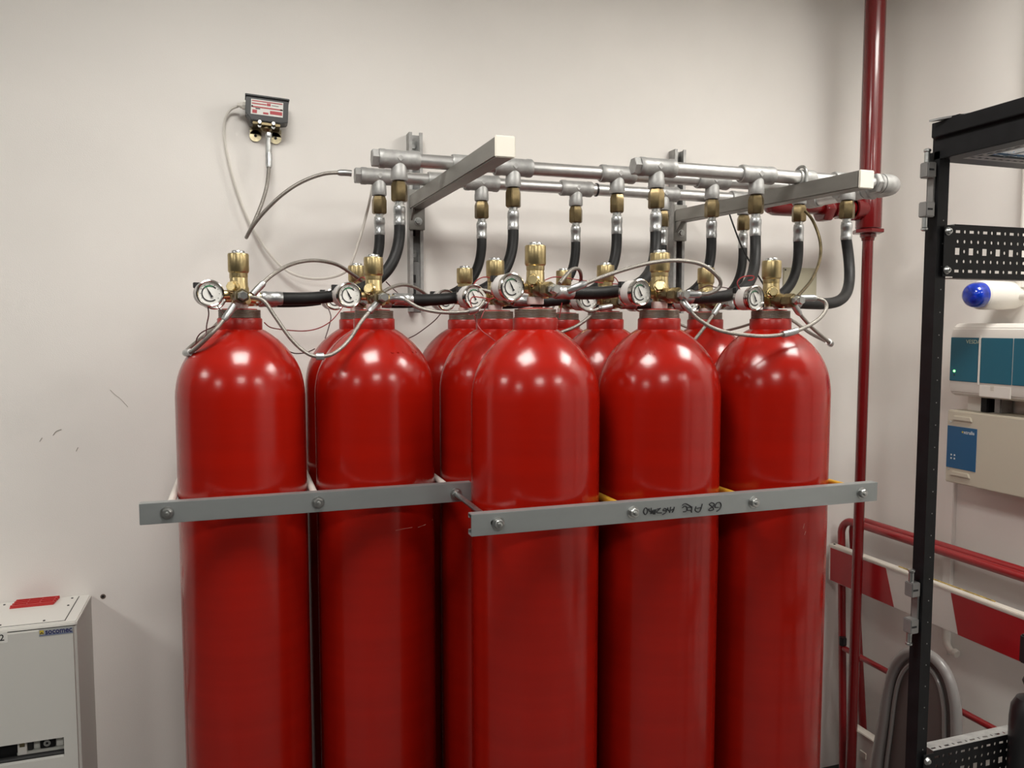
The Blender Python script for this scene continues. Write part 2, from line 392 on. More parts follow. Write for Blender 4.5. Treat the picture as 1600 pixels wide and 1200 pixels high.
# ================================================================== manifolds
MAN = {'B': dict(Y=2.177, z=2.099, x0=.367), 'M': dict(Y=1.917, z=2.0945, x0=.3715), 'F': dict(Y=1.756, z=2.084, x0=.974-2*CS)}
TEE_ME = MB()
Mx = fr((-.049, 0, 0), (1, 0, 0))
TEE_ME.lathe([(.0165, 0), (.0215, 0), (.0228, .003), (.0228, .014), (.0218, .017), (.0218, .081), (.0228, .084), (.0228, .095), (.0215, .098), (.0165, .098)], Mx, 32)
TEE_ME.lathe([(.0172, 0), (.0186, -.010), (.0192, -.030), (.0200, -.033), (.0200, -.047), (.0188, -.050), (.012, -.050)], n=32)
TEE_ME.box((0, -.0220, .000), (.011, .0014, .011), Matrix.Rotation(R(45), 4, 'Y'))
TEE_ME = TEE_ME.mesh('tee'); TEE_ME.materials.append(MATS['galv'])
SOCK_ME = MB().lathe([(.0168, 0), (.0205, 0), (.0215, .003), (.0215, .045), (.0205, .048), (.0168, .048)], fr((-.024, 0, 0), (1, 0, 0)), 28).mesh('socket'); SOCK_ME.materials.append(MATS['galv'])
PLUG_ME = MB().hex(.0215, .017, fr((-.065, 0, 0), (1, 0, 0))).cyl(.0165, .014, fr((-.05, 0, 0), (1, 0, 0)), 24).mesh('end_plug'); PLUG_ME.materials.append(MATS['galv'])
UB = MB()
UB.tube([(0, .023, -.055)]+[(0, .023*math.cos(a), .006+.023*math.sin(a)) for a in [math.pi*k/12 for k in range(13)]]+[(0, -.023, -.055)], .004, 8)
for s in (-1, 1): UB.hex(.008, .006, T(0, s*.023, -.052))
UB_ME = UB.mesh('u_bolt'); UB_ME.materials.append(MATS['zinc'])
ML = {'B': 'rear grey steel manifold pipe nearest the wall, fed by five hoses', 'M': 'middle grey steel manifold pipe with hex plug at its left end',
      'F': 'front grey steel manifold pipe, short, with three hose tees'}
TEES = {}
ARMX = (0.508, 1.398)
for row, d in MAN.items():
    ids = range(2, 5) if row == 'F' else range(5)
    t = tag(empty('manifold_pipe', (d['x0']+CS*ids[0], d['Y'], d['z'])), ML[row], 'pipe', 'grey manifold pipes on the bracket arms')
    xa = d['x0']+CS*ids[0]; xb = {'B': 1.64, 'M': 1.665, 'F': 1.655}[row]
    MB().cyl(.0168, xb-xa-.03, fr((.03, 0, 0), (1, 0, 0)), 28).build('pipe', 'galv_pipe', t)
    for i in ids:
        inst('tee', TEE_ME, t, (d['x0']+CS*i-xa, 0, 0)); TEES[(row, i)] = Vector((d['x0']+CS*i, d['Y'], d['z']))
    inst('end_plug', PLUG_ME, t)
    if row != 'F': inst('socket', SOCK_ME, t, (.525-xa, 0, 0))
    else: inst('socket', SOCK_ME, t, (1.40-xa+.012, 0, 0))
    if row == 'B': MB().lathe([(.0168, 0), (.0195, .001), (.0195, .005), (.0168, .006)], fr((CS*2+.062, 0, 0), (1, 0, 0)), 24).build('seal_ring', 'black_plastic', t)
    for ax in ARMX:
        if row != 'F' or ax < 1: continue
        inst('u_bolt', UB_ME, t, (ax-xa, 0, 0))
# header with elbow at the front manifold end
t = tag(empty('manifold_header', (1.69, 1.756, 2.084)), 'grey cross pipe with rounded elbow and unions beside the red standpipe', 'pipe')
el = [Vector((-.030, 0, 0)), Vector((-.012, 0, 0))]+[Vector((-.012+.034*math.sin(a), .034-.034*math.cos(a), 0)) for a in [R(90)*k/8 for k in range(1, 9)]]+[Vector((.022, .060, 0))]
MB().tube(el, .0265, 28).build('elbow', 'galv', t)
MB().hex(.0275, .016, fr((-.058, 0, 0), (1, 0, 0))).cyl(.0255, .012, fr((-.042, 0, 0), (1, 0, 0)), 28, .002).build('union_nut', 'galv', t, bevel=.001)
MB().cyl(.024, .03, fr((.022, .055, 0), (0, 1, 0)), 28, .002).hex(.0285, .018, fr((.022, .083, 0), (0, 1, 0))).build('union_nut', 'galv', t, bevel=.001)
MB().cyl(.0185, .30, fr((.022, .10, 0), (0, 1, .02)), 28).build('cross_pipe', 'galv_pipe', t)
MB().lathe([(.0185, 0), (.0235, 0), (.0235, .10), (.0185, .10)], fr((.022, .112, .003), (0, 1, .02)), 28).cyl(.0215, .06, fr((.02, .161, .006), (-1, 0, 0)), 28).build('tee', 'galv', t)
MB().lathe([(.0185, 0), (.0235, 0), (.0235, .05), (.0185, .05)], fr((.022, .30, .006), (0, 1, .02)), 28).build('socket', 'galv', t)

# red discharge pipe
PX, PY = 2.012, 2.177
t = tag(empty('discharge_standpipe', (PX, PY, 0)), 'glossy red vertical pipe in the room corner, thinner below its tee', 'pipe')
MB().cyl(.0335, CEIL-2.10, T(0, 0, 2.10), 36).build('upper_pipe', 'red_pipe', t)
b = MB().lathe([(.0335, 0), (.0395, 0), (.0410, .003), (.0410, .125), (.0395, .13), (.0335, .13)], T(0, 0, 2.025), 36)
b.lathe([(.033, .0), (.033, .05), (.0385, .053), (.0385, .070), (.033, .071)], fr((0, 0, 2.087), (-1, 0, 0)), 32).build('tee', 'red_pipe', t)
MB().lathe([(.020, 0), (.022, .010), (.026, .012), (.026, .022), (.020, .03)], T(0, 0, 1.985), 24).hex(.051, .014, T(0, 0, 2.008)).build('reducer', 'red_pipe', t, bevel=.001)
MB().cyl(.0175, 1.99, T(0, 0, 0), 28).build('lower_pipe', 'red_pipe', t)
MB().cyl(.0245, .33, fr((-.07, 0, 2.087), (-1, 0, 0)), 28).build('branch_pipe', 'red_pipe', t)
MB().hex(.038, .030, fr((-.10, 0, 2.087), (-1, 0, 0))).cyl(.033, .02, fr((-.13, 0, 2.087), (-1, 0, 0)), 24).hex(.043, .036, fr((-.165, 0, 2.080), (-1, 0, 0))).build('union_nut', 'red_pipe', t, bevel=.002)
MB().lathe([(.0245, 0), (.035, .004), (.035, .09), (.028, .11), (.020, .115), (.0, .115)], fr((-.29, 0, 2.087), (-1, 0, 0)), 24).build('check_valve', 'red_pipe', t)

# ================================================================== bracket arms and wall channels
CH = [(-.0205, 0), (.0205, 0), (.0205, .040), (.0110, .040), (.0110, .034), (.0135, .034), (.0135, .0375), (.0180, .0375), (.0180, .0025), (-.0180, .0025), (-.0180, .0375), (-.0135, .0375), (-.0135, .034), (-.0110, .034), (-.0110, .040), (-.0205, .040)]
def channel(z0, z1, M): return MB().prism(CH, z1-z0, M)
for k, ax in enumerate(ARMX):
    z0, z1 = (1.741, 2.268) if k == 0 else (1.741, 2.281)
    t = tag(empty('wall_channel', (ax, YW, z0)), ('galvanised slotted wall channel left, behind the manifold plugs' if k == 0 else 'galvanised slotted wall channel right, behind the middle hoses'), 'channel', 'upright wall channels')
    M = Matrix(((1, 0, 0, 0), (0, -1, 0, 0), (0, 0, 1, 0), (0, 0, 0, 1)))      # profile depth toward the room
    channel(z0, z1, M).build('rail', 'galv', t)
    for zz in (z1-z0-.035, .17, .31):
        MB().box((0, -.004, zz), (.024, .003, .034)).hex(.008, .006, fr((0, -.005, zz), (0, -1, 0))).build('washer_bolt', 'zinc', t)
    for zz in (.10, .06, .24):
        MB().box((0, -.003, zz), (.009, .0012, .024)).build('slot', 'gasket', t)
    zr, ze, ye = ((2.064, 2.053, 1.528), (2.062, 2.041, 1.526))[k]
    t = tag(empty('support_arm', (ax, 2.36, zr)), ('square galvanised support arm with cream end cap, left, crossing the manifold plugs' if k == 0 else 'square galvanised support arm with cream end cap, right, beside the red standpipe'), 'bracket', 'cantilever arms carrying the manifolds')
    dv = Vector((0, ye-2.36, ze-zr)); L = dv.length; M = fr((0, 0, 0), dv, (1, 0, 0))
    MB().box((0, 0, L/2), (.041, .041, L), M).build('arm_tube', 'galv_arm', t, bevel=.003)
    MB().box((0, 0, L+.002), (.0425, .0425, .006), M).build('end_cap', 'white_cap', t, bevel=.002)
    MB().box((0, -.003, -.022), (.048, .006, .118)).build('base_plate', 'galv_arm', t, bevel=.001)
    MB().hex(.0095, .008, fr((.004, -.006, -.056), (0, -1, 0))).cyl(.012, .002, fr((.004, -.006, -.056), (0, -1, 0)), 20).build('bolt', 'zinc', t)
    MB().add([(-.018, 0, -.02), (-.018, 0, -.06), (-.018, -.04, -.02), (-.013, 0, -.02), (-.013, 0, -.06), (-.013, -.04, -.02)], [(0, 1, 2), (3, 5, 4), (0, 3, 4, 1), (1, 4, 5, 2), (2, 5, 3, 0)]).build('gusset', 'galv_arm', t)

# ================================================================== discharge hoses
FER_ME = MB().lathe([(.0115, 0), (.0140, .001), (.0148, .004), (.0148, .012), (.0142, .013), (.0142, .030), (.0148, .031), (.0148, .042), (.0138, .045), (.0115, .045)], n=24).mesh('ferrule'); FER_ME.materials.append(MATS['crimp'])
NUT_ME = MB().lathe([(.012, .0), (.0185, .0), (.0205, .004), (.0205, .036), (.0185, .042), (.016, .048), (.011, .048)], n=6).mesh('brass_nut', bevel=.0012); NUT_ME.materials.append(MATS['brass_nut'])
HEX_ME = MB().hex(.0140, .008).cyl(.011, .016, n=20).mesh('swivel_nut', bevel=.0006); HEX_ME.materials.append(MATS['zinc'])
NEAR = {0: 'first', 1: 'second', 2: 'third', 3: 'fourth', 4: 'fifth'}
RN = {'F': 'front', 'M': 'middle', 'B': 'rear'}
for row, i, x, y in CYL:
    tp = TEES[(row, i)]; zt = tp.z-.050
    dz = DZ.get((row, i), 0)
    nth = NEAR[i-2] if row == 'F' else NEAR[i]
    t = tag(empty('discharge_hose', (tp.x, tp.y, 0)), 'black rubber hose rising to the %s tee from left of the %s manifold' % (nth, RN[row]), 'hose', 'black discharge hoses')
    o = Vector((tp.x, tp.y, 0))
    inst('brass_nut', NUT_ME, t, (0, 0, zt-.049), (0, 0, random.random()))
    inst('swivel_nut', HEX_ME, t, (0, 0, zt-.064), (0, 0, random.random()))
    inst('ferrule', FER_ME, t, (0, 0, zt-.106))
    top = Vector((tp.x, tp.y, zt-.102))
    st = Vector((x+.045, y+.008, 1.760+dz)); d0 = Vector((1, .12 if row != 'F' else .22, -.02)).normalized()
    f2 = inst('ferrule', FER_ME, t); f2.matrix_local = fr(st-o, d0)
    h2 = inst('swivel_nut', HEX_ME, t); h2.matrix_local = fr(st-o-d0*.012, d0)
    a = st+d0*.040
    last = (row == 'F' and i == 4)
    c1 = a+d0*(.20 if not last else .16); c2 = top+Vector((.0 if not last else .035, -.01, -.125 if not last else -.19))
    MB().tube([p-o for p in bez(a, c1, c2, top, 30)], .0138, 16).build('rubber_sleeve', 'rubber', t)

# ================================================================== clamp bars and tie rods
def clamp_bar(x0, x1, yf, zc, bolts, label):
    t = tag(empty('clamp_bar', (x0, yf, zc)), label, 'bar', 'galvanised clamp bars across the cylinders')
    P = [(-.0205, 0), (.0205, 0), (.0205, .021), (.0105, .021), (.0105, .016), (.0130, .016), (.0130, .0185), (.0180, .0185), (.0180, .0025), (-.0180, .0025), (-.0180, .0185), (-.0130, .0185), (-.0130, .016), (-.0105, .016), (-.0105, .021), (-.0205, .021)]
    M = Matrix(((0, 0, 1, 0), (0, 1, 0, 0), (1, 0, 0, 0), (0, 0, 0, 1)))
    MB().prism(P, x1-x0, M).build('channel', 'zinc_bar', t, bevel=.0008)
    for bx in bolts:
        MB().cyl(.0125, .002, fr((bx-x0, 0, 0), (0, -1, 0)), 24).hex(.0098, .008, fr((bx-x0, -.002, 0), (0, -1, 0), (1, 0, random.random()))).lathe([(.0042, 0), (.004, .004), (0, .005)], fr((bx-x0, -.010, 0), (0, -1, 0)), 12).build('bolt_head', 'zinc', t, bevel=.0006)
    return t
bar1 = clamp_bar(-.187, .470, 1.642, 1.341, (-.138, .145), 'farther galvanised clamp bar across the two left cylinders')
bar2 = clamp_bar(.3916, 1.3166, 1.372, 1.337, (.443, .719, .996, 1.273), 'nearer galvanised clamp bar with black handwriting across three cylinders')
STROKES = [[(375, 280), (365, 320), (385, 350), (410, 330), (415, 290), (395, 268), (375, 280)], [(432, 275), (440, 312), (482, 300)], [(462, 268), (455, 345)], [(478, 300), (472, 340)],
    [(500, 288), (488, 350)], [(520, 285), (505, 350)], [(578, 272), (528, 325), (592, 330)], [(578, 272), (535, 285)], [(600, 352), (640, 328), (655, 290), (625, 275), (607, 300), (650, 302)],
    [(668, 265), (678, 302), (737, 285)], [(705, 255), (690, 330)], [(750, 255), (742, 290), (725, 325)],
    [(850, 268), (885, 245), (912, 278), (895, 310), (860, 316)], [(848, 235), (880, 215), (915, 225), (968, 258)], [(970, 250), (965, 326)], [(970, 262), (920, 265), (907, 295), (965, 302)],
    [(1022, 250), (1010, 300), (1045, 320), (1075, 300), (1100, 218)], [(1030, 275), (1085, 262)],
    [(1212, 203), (1188, 225), (1225, 258), (1240, 290), (1192, 303), (1183, 285), (1235, 250), (1247, 215), (1212, 203)],
    [(1255, 265), (1275, 212), (1318, 200), (1336, 238), (1312, 290), (1278, 312)], [(1255, 262), (1305, 262)]]
hw = MB()
for s in STROKES:
    hw.tube([p-Vector((.3916, 1.372, 1.337)) for p in smooth_path([at(960+u/8, 760+v/8, Y=1.3712) for u, v in s], 4)], .0011, 6)
hw.build('handwriting', 'ink', bar2)
for k, (x, y0, z, sl, lb) in enumerate([(-.138, 1.66, 1.341, 'white_sleeve', 'tie rod in white sleeve left of the leftmost cylinder'),
        (.145, 1.66, 1.341, 'white_sleeve', 'tie rod in white sleeve between the two left cylinders'),
        (.434, 1.372, 1.339, 'white_sleeve', 'bare steel tie rod joining farther bar to left end of nearer bar'),
        (.719, 1.39, 1.337, 'yellow_sleeve', 'tie rod in yellow sleeve right of the foremost cylinder'),
        (.999, 1.39, 1.337, 'yellow_sleeve', 'tie rod in yellow sleeve between the two rightmost front cylinders'),
        (1.290, 1.39, 1.337, 'yellow_sleeve', 'tie rod in yellow sleeve right of the rightmost front cylinder')]):
    t = tag(empty('tie_rod', (x, y0, z)), lb, 'rod', 'tie rods between cylinders')
    MB().cyl(.0055, YW-y0-.002, fr((0, 0, 0), (0, 1, 0)), 14).build('rod', 'zinc', t)
    ys = 1.675 if k == 2 else (y0+.012)
    MB().cyl(.0078, 2.37-ys, fr((0, ys-y0, 0), (0, 1, 0)), 16).build('sleeve', sl, t)
    if k == 2:
        MB().hex(.0095, .010, fr((0, 1.642-y0, 0), (0, -1, 0))).hex(.0095, .009, fr((0, .021, 0), (0, 1, 0))).cyl(.0125, .002, fr((0, 1.640-y0, 0), (0, -1, 0)), 20).build('nut', 'zinc', t)

# ================================================================== pilot hoses and wires
def pilot(label, pts, fer=(0, -1), r=.0042, m='braid', clips=(), k=7, group='braided pilot hoses between valves', name='pilot_hose', ferl=.034):
    P = [at(x, y, Y=Y) for x, y, Y in pts]; o = P[0].copy(); S = [p-o for p in smooth_path(P, k)]
    t = tag(empty(name, o), label, 'hose', group)
    MB().tube(S, r, 10).build('braided_sleeve', m, t)
    for e in fer:
        a = S[e]; j = 1 if e == 0 else -2; acc = 0; q = a
        seg = [a]; step = 1 if e == 0 else -1; idx = 0 if e == 0 else len(S)-1
        while acc < ferl and 0 <= idx+step < len(S):
            idx += step; acc += (S[idx]-q).length; q = S[idx]; seg.append(q)
        MB().tube(seg, [r*1.75]*(len(seg)-1)+[r*1.35], 14).build('ferrule', 'crimp', t)
    for c in clips:
        i0 = int(c*(len(S)-1)); seg = [S[j] for j in range(max(0, i0-2), min(len(S), i0+3))]
        MB().tube(seg, r*1.8, 14).build('clip', 'crimp', t)
    return t
pilot('braided hose sagging between the two leftmost cylinder valves', [(392, 464, 1.735), (412, 470, 1.72), (430, 495, 1.715), (455, 530, 1.71), (480, 552, 1.705), (500, 557, 1.70), (522, 552, 1.70), (545, 532, 1.71), (565, 502, 1.72), (578, 486, 1.735), (590, 473, 1.75)], fer=(-1,), clips=(.5,))
pilot('braided hose drooping left from the leftmost valve with steel end', [(366, 477, 1.75), (352, 497, 1.74), (330, 522, 1.73), (303, 547, 1.76), (290, 551, 1.80), (300, 540, 1.86), (325, 520, 1.95), (345, 500, 2.0)], fer=(0,), clips=(.52,))
pilot('braided hose arching up from the leftmost valve toward the back', [(395, 460, 1.74), (405, 449, 1.745), (425, 430, 1.76), (455, 413, 1.80), (490, 407, 1.84), (525, 413, 1.88), (550, 428, 1.92), (567, 441, 1.96), (572, 450, 1.99)], fer=(0,))
pilot('braided hose running right from the second valve to beside a gauge', [(612, 467, 1.74), (630, 467, 1.72), (655, 481, 1.71), (690, 488, 1.70), (732, 487, 1.69), (751, 478, 1.70), (757, 463, 1.71), (750, 453, 1.72), (762, 455, 1.72), (777, 461, 1.725)], fer=(0,), clips=(.48,))
pilot('braided hose arching behind the second valve toward the wall channel', [(596, 458, 1.79), (612, 449, 1.83), (632, 445, 1.88), (652, 451, 1.94), (668, 462, 1.98), (680, 470, 2.0)], fer=())
pilot('braided hose arching over the middle front valve from its left neighbour', [(888, 454, 1.465), (900, 449, 1.455), (930, 437, 1.45), (970, 423, 1.445), (1015, 411, 1.44), (1060, 407, 1.44), (1098, 414, 1.44), (1122, 433, 1.44), (1125, 447, 1.445), (1112, 457, 1.45), (1092, 460, 1.455), (1070, 460, 1.462)], fer=(0, -1))
pilot('small braided loop above the foremost valve adapter', [(874, 443, 1.49), (882, 433, 1.51), (894, 421, 1.54), (904, 421, 1.57), (908, 432, 1.60), (906, 445, 1.63)], fer=(), r=.0040)
pilot('braided hose hanging across the neck of the rightmost front cylinder', [(1066, 468, 1.47), (1074, 480, 1.455), (1090, 498, 1.45), (1120, 515, 1.445), (1160, 523, 1.44), (1205, 525, 1.435), (1245, 517, 1.435), (1275, 502, 1.44), (1290, 485, 1.445), (1289, 472, 1.45), (1275, 466, 1.455), (1250, 466, 1.462)], fer=(0, -1), clips=(.52,))
pilot('braided hose dropping right behind the rightmost valve with steel end', [(1240, 476, 1.49), (1250, 491, 1.50), (1270, 513, 1.51), (1297, 536, 1.53), (1290, 533, 1.60), (1265, 520, 1.68), (1240, 502, 1.74), (1215, 488, 1.80)], fer=(0,), clips=(.46,))
pilot('braided hose crossing the neck between the two rightmost front cylinders', [(1124, 477, 1.735), (1112, 495, 1.72), (1098, 515, 1.705), (1084, 533, 1.70), (1076, 545, 1.70)], fer=(0,))
pilot('dark braided hose below the fourth cylinder gauge', [(928, 487, 1.74), (915, 500, 1.73), (898, 511, 1.725), (878, 519, 1.72), (868, 524, 1.72)], fer=())
pilot('short braided hose joining the fourth valve to its left', [(955, 479, 1.735), (938, 482, 1.73), (922, 486, 1.73), (910, 480, 1.74), (902, 470, 1.77)], fer=(0,))
pilot('braided hose passing low behind necks right of the middle front valve', [(1225, 487, 1.60), (1190, 500, 1.80), (1150, 513, 1.93), (1110, 520, 2.0), (1075, 512, 2.02), (1050, 500, 2.03)], fer=(), r=.0038)
pilot('braided hose looping from the pressure switch to the rear manifold', [(420, 240, 2.352), (420, 262, 2.345), (417, 290, 2.32), (409, 318, 2.31), (397, 347, 2.30), (385, 371, 2.27), (394, 355, 2.24), (412, 332, 2.22), (440, 305, 2.20), (470, 285, 2.19), (505, 272, 2.18), (535, 270, 2.177), (549, 271, 2.177)], fer=(0, -1), r=.0050)
pilot('brown sheathed line curving behind the rightmost valve', [(1258, 330, 1.85), (1270, 345, 1.83), (1281, 375, 1.80), (1281, 405, 1.76), (1268, 437, 1.70), (1246, 463, 1.62)], fer=(), r=.0042, m='bronze')
def wire(label, pts, r=.0013, m='wire_red', group='thin red signal wires', cat='wire', name='signal_wire'):
    P = [at(x, y, Y=Y) for x, y, Y in pts]; o = P[0].copy()
    b = MB().tube([p-o for p in smooth_path(P, 6)], r, 6); w_ = b.build(name, m, loc=o)
    return tag(w_, label, cat, group)
wire('thin red wire hanging under the leftmost gauge', [(325, 480, 1.80), (326, 492, 1.80), (323, 508, 1.80), (322, 520, 1.80), (317, 530, 1.79)], m='wire_dark')
wire('thin red wire curling left of the leftmost neck', [(306, 538, 1.79), (308, 528, 1.79), (316, 519, 1.78), (335, 510, 1.775), (345, 505, 1.77)], m='wire_dark')
wire('short red wire pair under the leftmost gauge', [(340, 478, 1.80), (346, 487, 1.785), (352, 493, 1.764)], m='wire_dark')
wire('thin red wire sagging between the two leftmost necks', [(413, 504, 1.84), (424, 512, 1.86), (450, 516, 1.9), (478, 517, 1.92), (500, 512, 1.94), (518, 501, 1.96), (531, 486, 1.98), (536, 478, 1.99)])
wire('dark red wire dropping left of the second neck', [(513, 482, 1.98), (517, 495, 1.97), (514, 510, 1.96), (508, 529, 1.95)], m='wire_dark')
wire('red wire looping low between the two leftmost shoulders', [(446, 546, 1.93), (460, 552, 1.94), (478, 551, 1.94), (492, 545, 1.95)], m='wire_dark')
wire('red wire crossing right of the second valve', [(603, 440, 1.90), (615, 452, 1.90), (628, 463, 1.89), (642, 472, 1.88)], m='wire_dark')
wire('red wire wrapped around the second valve stem', [(552, 443, 1.93), (560, 437, 1.90), (567, 433, 1.88), (572, 438, 1.87)])
wire('dark red wire falling under the left wall channel', [(633, 531, 2.1), (648, 524, 2.1), (664, 513, 2.08), (680, 500, 2.05), (690, 488, 2.0)], m='wire_dark')
wire('red wire arching over the third gauge', [(737, 451, 1.80), (744, 439, 1.80), (756, 433, 1.80), (768, 435, 1.80), (776, 441, 1.80)])
wire('red wire looped in front of the third gauge', [(738, 481, 1.70), (735, 471, 1.70), (739, 464, 1.70), (752, 465, 1.70), (766, 467, 1.70), (776, 463, 1.70)])
wire('red wire trailing down the left of the foremost shoulder', [(741, 492, 1.71), (745, 505, 1.70), (752, 516, 1.69), (765, 526, 1.68), (774, 533, 1.675)])
wire('red wire hanging between third and foremost necks', [(765, 468, 1.71), (758, 482, 1.71), (752, 496, 1.70), (749, 506, 1.70)])
wire('red wire strung above the back row right of the foremost valve', [(851, 438, 1.62), (865, 433, 1.68), (882, 434, 1.75), (902, 437, 1.78), (925, 440, 1.80), (950, 443, 1.80), (966, 444, 1.80)])
wire('red wire bent beside the fourth valve cap', [(957, 431, 1.80), (963, 436, 1.80), (968, 445, 1.80)])
wire('red wire hanging right of the foremost neck', [(878, 473, 1.62), (876, 485, 1.62), (874, 497, 1.62)])
wire('red wire kinked above the rightmost front gauge', [(1156, 452, 1.545), (1152, 442, 1.545), (1158, 434, 1.545), (1170, 431, 1.545), (1178, 432, 1.545), (1176, 437, 1.545), (1169, 438, 1.545)])
wire('red wire between the two rightmost front valves', [(1086, 456, 1.76), (1097, 450, 1.76), (1108, 446, 1.765), (1118, 449, 1.77), (1130, 449, 1.76), (1143, 452, 1.75)], m='wire_dark')
wire('black cable slanting behind the rightmost valve', [(1140, 335, 1.93), (1147, 355, 1.92), (1160, 388, 1.90), (1178, 420, 1.87), (1192, 443, 1.84), (1198, 455, 1.82)], r=.0024, m='rubber', group='cables', cat='cable', name='black_cable')
wire('white cable drooping from the pressure switch across the wall', [(372, 166, 2.37), (360, 172, 2.38), (351, 190, 2.385), (352, 225, 2.385), (362, 270, 2.385), (378, 320, 2.385), (398, 362, 2.38), (424, 400, 2.37), (450, 424, 2.36), (478, 434, 2.35), (508, 435, 2.34), (536, 427, 2.32), (548, 413, 2.30), (560, 380, 2.29), (570, 345, 2.28), (578, 312, 2.27), (582, 290, 2.26)], r=.0038, m='cable_white', group='cables', cat='cable', name='white_cable')

# ================================================================== pressure switch on the wall
o = Vector((.088, 2.36, 2.29))
t = tag(empty('pressure_switch', o), 'black pressure switch box with red and white label on the wall', 'switch')
t.rotation_euler = (0, R(3), 0)
MB().prism([(-.056, .032), (.056, .032), (.056, -.030), (.040, -.034), (-.040, -.034), (-.056, -.016)], .050, fr((0, .014, 0), (0, -1, 0), (1, 0, 0))).build('case', 'black_plastic', t, bevel=.002)
MB().bb(-.058, .058, -.042, .016, .029, .0335).build('lid_edge', 'black_plastic', t, bevel=.001)
S = -1 if (fr((0, 0, 0), (0, -1, 0), (1, 0, 0)).to_3x3() @ Vector((0, 1, 0))).z < 0 else 1
lbp = MB().bb(-.042, .042, -.0370, -.0355, -.018, .022).build('label_plate', 'sticker_white', t)
for (x0, x1, z0, z1, m) in ((-.040, .040, .0165, .019, 'label_red'), (-.040, -.002, .009, .012, 'label_red'), (-.001, .009, .008, .015, 'label_red'), (-.040, .040, .000, .0035, 'label_red'), (-.030, -.018, -.0035, -.001, 'ink'), (-.010, .004, -.015, -.010, 'label_red'), (.008, .040, -.013, -.004, 'label_red'), (-.038, -.026, -.015, -.006, 'label_red'), (-.041, -.037, .001, .005, 'ink'), (.034, .041, .000, .003, 'ink'), (.012, .030, .010, .011, 'ink')):
    MB().bb(x0, x1, -.0376, -.0369, z0, z1).build('label_print', m, lbp)
MB().cyl(.006, .006, T(-.003, -.012, .0335), 16).build('reset_button', 'red_plastic', t)
b = MB().bb(-.036, .036, -.030, .040, -.042, -.034); b.build('bracket', 'bronze', t, bevel=.001)
for s in (-1, 1):
    MB().cyl(.016, .003, fr((s*.027, .036, -.060), (0, -1, 0)), 28).box((s*.027, .0345, -.046), (.030, .003, .020)).build('mounting_tab', 'yellow_zinc', t)
    MB().cyl(.0042, .0034, fr((s*.027, .036, -.060), (0, -1, 0)), 12).build('tab_hole', 'gasket', t)
    for zz, yy in ((-.037, -.034), (-.044, -.02)):
        MB().hex(.0055, .006, fr((s*.018, yy, zz), (0, -1, 0))).build('screw', 'zinc', t)
MB().lathe([(0, -.036), (.016, -.036), (.016, -.048), (.010, -.056), (0, -.056)], T(0, -.005, 0), 20).build('pressure_port', 'bronze', t)
MB().hex(.0085, .014, T(.007, -.006, -.070)).cyl(.0068, .02, T(.007, -.006, -.088), 18).cyl(.0078, .034, T(.008, -.006, -.122), 18).build('fitting', 'zinc', t)
MB().cyl(.008, .014, fr((-.056, -.006, .008), (-1, 0, 0)), 18).hex(.0105, .008, fr((-.056, -.006, .008), (-1, 0, 0))).cyl(.0055, .022, fr((-.056, -.006, .008), (-1, 0, 0)), 14).build('cable_gland', 'cable_white', t)
# beige plate behind the rightmost valve
t = tag(empty('blank_wall_plate', (1.915, YW, 1.79)), 'beige blank plate on the wall behind the rightmost valve', 'wall plate')
MB().bb(-.071, .071, -.008, 0, 0, .116).build('plate', 'wall_plate', t, bevel=.001)
for x in (-.066, .066):
    for z in (.008, .108): MB().cyl(.003, .0012, fr((x, -.008, z), (0, -1, 0)), 10).build('screw', 'ink', t)
p = at(161, 932, Y=YW)
t = tag(empty('wall_anchor', p), 'dark empty screw anchor in the wall right of the grey cabinet', 'wall anchor')
MB().lathe([(.0035, -.0004), (.0065, -.0004), (.007, .0003), (.0065, .0009), (.0035, .0009)], fr((0, 0, 0), (0, -1, 0)), 16).build('rim', 'ring_steel', t)
MB().cyl(.0038, .0008, fr((0, 0, 0), (0, -1, 0)), 12).build('plug', 'ink', t)

# ================================================================== left cabinet
cx1, cyf, cz = -.401, 2.19, .966; cx0 = -1.0
t = tag(empty('electrical_cabinet', (cx1, cyf, 0)), 'grey sheet-metal electrical cabinet at the lower left wall', 'cabinet')
wx0, wx1, wz0, wz1 = -.92-cx1, -.437-cx1, .625, .675
L0 = cx0-cx1; D = YW-cyf
c = MB()
c.bb(L0, 0, .002, D-.001, .03, .60).bb(L0, 0, .002, D-.001, .70, cz-.012); c.bb(L0, wx0, .002, D-.001, .60, .70).bb(wx1, 0, .002, D-.001, .60, .70).bb(wx0, wx1, .035, D-.001, .60, .70)
c.build('body', 'cabinet_grey', t)
MB().bb(L0-.001, .0015, -.001, D-.001, cz-.014, cz-.002).build('top_frame', 'cabinet_top', t, bevel=.003)
d = MB()
d.bb(L0+.006, -.006, -.012, .002, .05, wz0).bb(L0+.006, -.006, -.012, .002, wz1, cz-.014).bb(L0+.006, wx0, -.012, .002, wz0, wz1).bb(wx1, -.006, -.012, .002, wz0, wz1)
door = d.build('door', 'cabinet_grey', t)
MB().bb(L0+.02, -.028, .012, D-.012, cz-.004, cz-.0005).build('top_plate', 'cabinet_top', t, bevel=.0005)
MB().bb(L0+.018, -.026, .010, D-.010, cz-.006, cz-.0015).build('top_gasket', 'gasket', t)
for (x, y) in ((-.041, D-.026), (-.04, D-.085), (-.075, .022), (-.17, .022), (-.27, .022), (-.2, D-.026)):
    MB().cyl(.0028, .002, T(x, y, cz-.001), 10).build('screw', 'ink', t)
w0 = MB().bb(wx0, wx1, .033, .036, .60, .70).build('switch_window', 'switch_grey', t)
